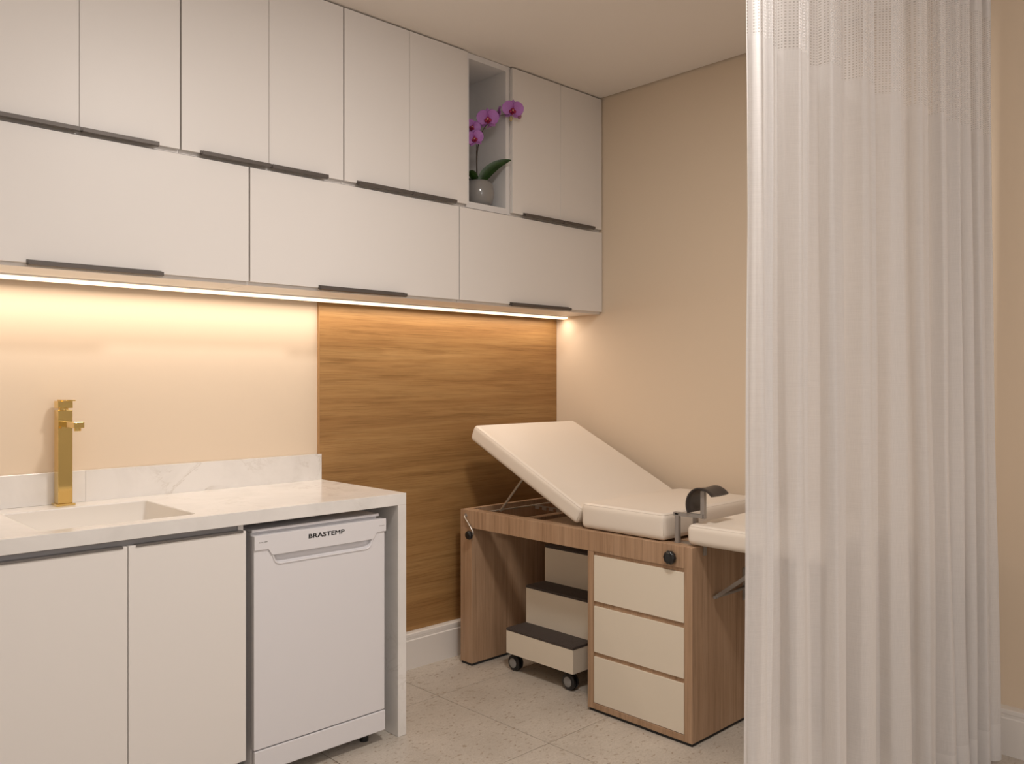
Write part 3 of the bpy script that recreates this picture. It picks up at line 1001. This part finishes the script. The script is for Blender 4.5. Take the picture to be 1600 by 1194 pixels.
# ---------------------------------------------------------------- orchid
PX, PY, PZ = 2.552, 2.856, 2.0835
t = orchid = thing('orchid', 'potted purple moth orchid in a grey ceramic pot inside the open niche', 'plant', (PX, PY, PZ))
prof = [(.0, 0), (.040, 0), (.048, .004), (.060, .022), (.0685, .050), (.0695, .072), (.064, .098), (.055, .114), (.051, .119), (.048, .1195), (.047, .116), (.050, .105), (.0, .104)]
pot = obj('pot', add_lathe(bmesh.new(), prof, (PX, PY, PZ), 'z', 48), M['pot'], t, smooth=True, angle=60)
bm = bmesh.new()
rnd = random.Random(3)
add_lathe(bm, [(.0, 0), (.046, 0), (.046, .006), (.03, .009), (.0, .011)], (PX, PY, PZ + .1045), 'z', 24)
obj('moss', bm, M['soil'], pot)

def bez(P, n):
    out = []
    for i in range(n + 1):
        tt = i / n
        q = [Vector(p) for p in P]
        while len(q) > 1:
            q = [q[k].lerp(q[k + 1], tt) for k in range(len(q) - 1)]
        out.append(q[0])
    return out
F1 = Vector((2.640, 2.728, 2.520)); F2 = Vector((2.538, 2.782, 2.470)); F3 = Vector((2.476, 2.802, 2.374)); F4 = Vector((2.486, 2.828, 2.432))
stemc = bez([(2.540, 2.855, 2.19), (2.524, 2.84, 2.30), (2.476, 2.815, 2.42), (2.54, 2.80, 2.50), (2.62, 2.75, 2.52), (2.655, 2.742, 2.497), (2.688, 2.735, 2.505)], 34)
obj('stem', add_tube(bmesh.new(), stemc, .0028, 8, rfn=lambda s: .0032 * (1 - .6 * s)), M['stem'], t, smooth=True)
obj('stem', add_tube(bmesh.new(), bez([(2.532, 2.85, 2.19), (2.520, 2.84, 2.28), (2.512, 2.83, 2.36)], 8), .0016, 8), M['stem'], t, smooth=True)

def leaf(P, wmax, name, roll=0.0, fold=.35, face=None):
    c = bez(P, 18)
    bm = bmesh.new()
    uvl = bm.loops.layers.uv.new()
    rows = []
    for i, p in enumerate(c):
        s = i / 18
        d = (c[min(i + 1, 18)] - c[max(i - 1, 0)]).normalized()
        side = d.cross(Vector(face) if face else Vector((0, 0, 1))).normalized()
        side.rotate(Matrix.Rotation(roll, 3, d))
        nr = side.cross(d).normalized()
        wd = wmax * (math.sin(math.pi * min(1, .12 + .88 * s ** .8)) ** .7) if s < 1 else 0.0005
        wd = max(wd, .003 if s < .1 else .0005)
        row = []
        for k in range(-3, 4):
            f = k / 3
            row.append(p + side * wd * f + nr * (fold * wd * abs(f) ** 1.5))
        rows.append([(q, nr) for q in row])
    top = [[bm.verts.new(q + n_ * .0009) for q, n_ in r] for r in rows]
    bot = [[bm.verts.new(q - n_ * .0009) for q, n_ in r] for r in rows]
    for i in range(18):
        for k in range(6):
            bm.faces.new((top[i][k], top[i][k + 1], top[i + 1][k + 1], top[i + 1][k]))
            bm.faces.new((bot[i][k], bot[i + 1][k], bot[i + 1][k + 1], bot[i][k + 1]))
        bm.faces.new((top[i][0], top[i + 1][0], bot[i + 1][0], bot[i][0]))
        bm.faces.new((top[i][6], bot[i][6], bot[i + 1][6], top[i + 1][6]))
    return obj(name, bm, M['leaf'], orchid, smooth=True, angle=60)
leaf([(2.545, 2.840, 2.195), (2.560, 2.815, 2.245), (2.592, 2.775, 2.282), (2.648, 2.745, 2.298)], .027, 'leaf', fold=-.25, face=(.55, .70, -.45))
leaf([(2.538, 2.855, 2.195), (2.51, 2.85, 2.235), (2.48, 2.84, 2.235), (2.452, 2.83, 2.215)], .018, 'leaf', roll=math.radians(30))
leaf([(2.552, 2.870, 2.195), (2.57, 2.91, 2.235), (2.58, 2.96, 2.235), (2.585, 3.0, 2.20)], .022, 'leaf')

# flower: petals share two meshes
def petal_mesh(name, L, Wd, round_, cup):
    bm = bmesh.new()
    uv = bm.loops.layers.uv.new('UVMap')
    nu, nv = 10, 12
    g_ = {}
    for i in range(nv + 1):
        s = i / nv
        if round_:
            wd = Wd * math.sqrt(max(0.0, math.sin(math.pi * min(1, (.06 + .94 * s) ** .95)))) ** 1.1
        else:
            wd = Wd * math.sin(math.pi * (.12 + .88 * s) ** .9) ** .8 if s < 1 else 0
        wd = max(wd, Wd * .02)
        for j in range(nu + 1):
            f = j / nu * 2 - 1
            z = cup * (s ** 2) * L + .10 * Wd * f * f * (1 if round_ else -1) + .03 * Wd * math.sin(7 * s + 3 * f)
            g_[i, j] = (bm.verts.new((f * wd, s * L, z)), (j / nu, s))
    for i in range(nv):
        for j in range(nu):
            ks = [(i, j), (i, j + 1), (i + 1, j + 1), (i + 1, j)]
            fc = bm.faces.new([g_[k][0] for k in ks])
            for lp, k in zip(fc.loops, ks):
                lp[uv].uv = g_[k][1]
    geo = bmesh.ops.extrude_face_region(bm, geom=list(bm.faces))
    vs = [e for e in geo['geom'] if isinstance(e, bmesh.types.BMVert)]
    bmesh.ops.translate(bm, verts=vs, vec=(0, 0, -.0008))
    bmesh.ops.recalc_face_normals(bm, faces=bm.faces)
    me = bpy.data.meshes.new(name)
    bm.to_mesh(me); bm.free()
    me.materials.append(M['petal'])
    me.polygons.foreach_set('use_smooth', [True] * len(me.polygons))
    return me
wide = petal_mesh('wide_petal', .050, .031, True, -.10)
narrow = petal_mesh('sepal', .044, .0155, False, -.12)
bm = bmesh.new()
add_lathe(bm, [(.0, -.004), (.006, -.003), (.0075, .003), (.005, .010), (.0, .012)], (0, .001, 0), 'z', 14)
add_lathe(bm, [(.0, 0), (.0055, .001), (.0075, .005), (.004, .011), (.0, .012)], (-.0085, -.007, .001), 'z', 12)
add_lathe(bm, [(.0, 0), (.0055, .001), (.0075, .005), (.004, .011), (.0, .012)], (.0085, -.007, .001), 'z', 12)
add_lathe(bm, [(.0, 0), (.006, .001), (.0045, .006), (.0015, .011), (.0, .012)], (0, -.015, .001), 'z', 12)
lip_me = bpy.data.meshes.new('lip'); bm.to_mesh(lip_me); bm.free()
lip_me.materials.append(M['lip']); lip_me.polygons.foreach_set('use_smooth', [True] * len(lip_me.polygons))
bm = add_lathe(bmesh.new(), [(.0, .009), (.0035, .010), (.004, .014), (.0, .017)], (0, -.002, 0), 'z', 12)
col_me = bpy.data.meshes.new('column'); bm.to_mesh(col_me); bm.free()
col_me.materials.append(M['lip_y']); col_me.polygons.foreach_set('use_smooth', [True] * len(col_me.polygons))

def flower(c, face, roll, sc):
    f = Vector(face).normalized()
    up = Vector((0, 0, 1))
    r = up.cross(f).normalized()
    u = f.cross(r).normalized()
    mt = Matrix((r, u, f)).transposed() @ Matrix.Rotation(roll, 3, 'Z')
    o = bpy.data.objects.new('flower', lip_me)
    COL.objects.link(o)
    o.parent = orchid
    o.matrix_local = Matrix.Translation(Vector(c) - orchid.location) @ mt.to_4x4() @ Matrix.Scale(sc, 4)
    def sub(me, name, rz, tx, z):
        p = bpy.data.objects.new(name, me)
        COL.objects.link(p)
        p.parent = o
        p.matrix_local = Matrix.Translation((0, 0, z)) @ Matrix.Rotation(rz, 4, 'Z') @ Matrix.Rotation(tx, 4, 'X')
        return p
    sub(wide, 'petal', math.radians(72), math.radians(6), .0)
    sub(wide, 'petal', math.radians(-72), math.radians(6), .0006)
    sub(narrow, 'sepal', 0, math.radians(-4), -.003)
    sub(narrow, 'sepal', math.radians(138), math.radians(-8), -.0035)
    sub(narrow, 'sepal', math.radians(-138), math.radians(-8), -.004)
    sub(col_me, 'column', 0, 0, 0)
    return o
toC = (-.66, -.74, -.28)
flower(F1, (-.60, -.78, -.30), math.radians(-4), 1.03)
flower(F2, (-.70, -.70, -.28), math.radians(3), 1.06)
flower(F3, (-.70, -.70, -.20), math.radians(12), .88)
flower(F4, (-.70, -.70, -.05), math.radians(-25), .80)
flower((2.580, 2.800, 2.468), (.55, -.75, -.25), math.radians(30), .86)
flower((2.590, 2.772, 2.500), (.75, -.35, -.15), math.radians(60), .80)
obj('bud', add_lathe(bmesh.new(), [(.0, -.012), (.007, -.009), (.0105, 0), (.008, .008), (.0, .012)], (2.684, 2.730, 2.500), 'z', 16), M['bud'], t, smooth=True)
obj('bud', add_lathe(bmesh.new(), [(.0, -.014), (.006, -.010), (.0085, -.002), (.006, .008), (.0, .014)], (2.642, 2.742, 2.484), 'z', 16), M['bud_green'], t, smooth=True)

# ---------------------------------------------------------------- curtain
def fold_phase():
    # x positions where a fold edge hides the next one (read off the photograph), right end near the wall
    knots = [(1.70, 0), (1.835, 1), (2.02, 2), (2.17, 3), (2.36, 4), (2.555, 5), (2.70, 6), (2.82, 7), (2.91, 8), (3.00, 9), (3.085, 10), (3.16, 11)]
    return knots
KN = [(1.775 + (x - 1.70) * (3.16 - 1.775) / 1.46, p) for x, p in fold_phase()]
def phase(x):
    for (xa_, a), (xb_, c) in zip(KN, KN[1:]):
        if x <= xb_:
            return a + (x - xa_) / (xb_ - xa_) * (c - a)
    return KN[-1][1]
NS = 520
X0, X1 = 1.785, 3.160
def line_y(x):
    return 1.045 - .10 * (x - X0) / (X1 - X0)
def smooth_noise(v, seed):
    return (math.sin(v * 1.7 + seed) + math.sin(v * 2.9 + seed * 2.3) + math.sin(v * 4.7 + seed * .7)) / 3
def row(z):
    hgt = (2.72 - z) / 2.7
    pts = []
    for i in range(NS + 1):
        s = i / NS
        x = X0 + (X1 - X0) * s
        p = phase(x) + .06 * smooth_noise(x * 5 + z * .8, 1.0) * hgt
        k = int(min(max(p, 0), 10))
        amp = (.034 + .010 * smooth_noise(p * 2.1, 3.3)) * (.75 + .45 * hgt)
        amp *= min(1.0, .35 + .65 * s * 4) if s < .25 else 1
        a = 2 * math.pi * p
        y = line_y(x) + amp * math.cos(a) + .0045 * math.cos(3 * a + 1.2 + z * .5) + .003 * math.sin(5.3 * a + z)
        xx = x + .020 * math.sin(2 * a) * (.4 + .5 * hgt) + .006 * math.sin(a * 2.7 + z * 1.3)
        # spreads slightly towards the floor
        xx += (s - .08) * .060 * hgt ** 1.5
        if s < .08:
            xx -= .010 * hgt * (1 - s / .08) + .003 * math.sin(z * 6)
        y += .006 * smooth_noise(z * 1.1 + p * .6, 5.0) * hgt
        pts.append((xx, y))
    return pts
zs_all = {}
def getrow(z):
    z = round(z, 5)
    if z not in zs_all: zs_all[z] = row(z)
    return zs_all[z]
base = getrow(1.3)
arc = [0]
for i in range(NS):
    arc.append(arc[-1] + math.hypot(base[i + 1][0] - base[i][0], base[i + 1][1] - base[i][1]))

def sheet(name, z0, z1, m, parent, nz, off=0.0):
    bm = bmesh.new()
    uv = bm.loops.layers.uv.new('UVMap')
    g_ = []
    for j in range(nz + 1):
        z = z0 + (z1 - z0) * j / nz
        r = getrow(z)
        g_.append([(bm.verts.new((x, y + off, z)), (arc[i], z)) for i, (x, y) in enumerate(r)])
    for j in range(nz):
        for i in range(NS):
            q = (g_[j][i], g_[j][i + 1], g_[j + 1][i + 1], g_[j + 1][i])
            f = bm.faces.new([a[0] for a in q])
            for lp, a in zip(f.loops, q):
                lp[uv].uv = a[1]
    me = bpy.data.meshes.new(name)
    bmesh.ops.translate(bm, verts=bm.verts, vec=-parent.location)
    bm.to_mesh(me); bm.free()
    me.materials.append(m)
    me.polygons.foreach_set('use_smooth', [True] * len(me.polygons))
    o = bpy.data.objects.new(name, me)
    COL.objects.link(o)
    o.parent = parent
    return o
t = curtain = thing('privacy_curtain', 'white sheer linen privacy curtain with net top band hanging across the foot of the couch', 'curtain', (2.43, 1.0, 0.0))
Z_HEM, Z_NET, Z_HEAD = .137, 2.125, 2.520
sheet('linen_panel', Z_HEM, Z_NET, M['linen'], t, 40)
sheet('hem', .012, Z_HEM, M['linen_double'], t, 4)
sheet('net_band', Z_NET, Z_HEAD, M['linen_net'], t, 8)
sheet('header_band', Z_HEAD, 2.716, M['linen_double'], t, 4)
t = thing('curtain_track', 'white ceiling track carrying the privacy curtain', 'curtain track', (2.4, 1.0, ZC))
bm = add_bar(bmesh.new(), (1.2, line_y(1.2), 2.7265), (XR - .002, line_y(XR), 2.7265), .022, .0155)
obj('rail', bm, M['base_white'], t)
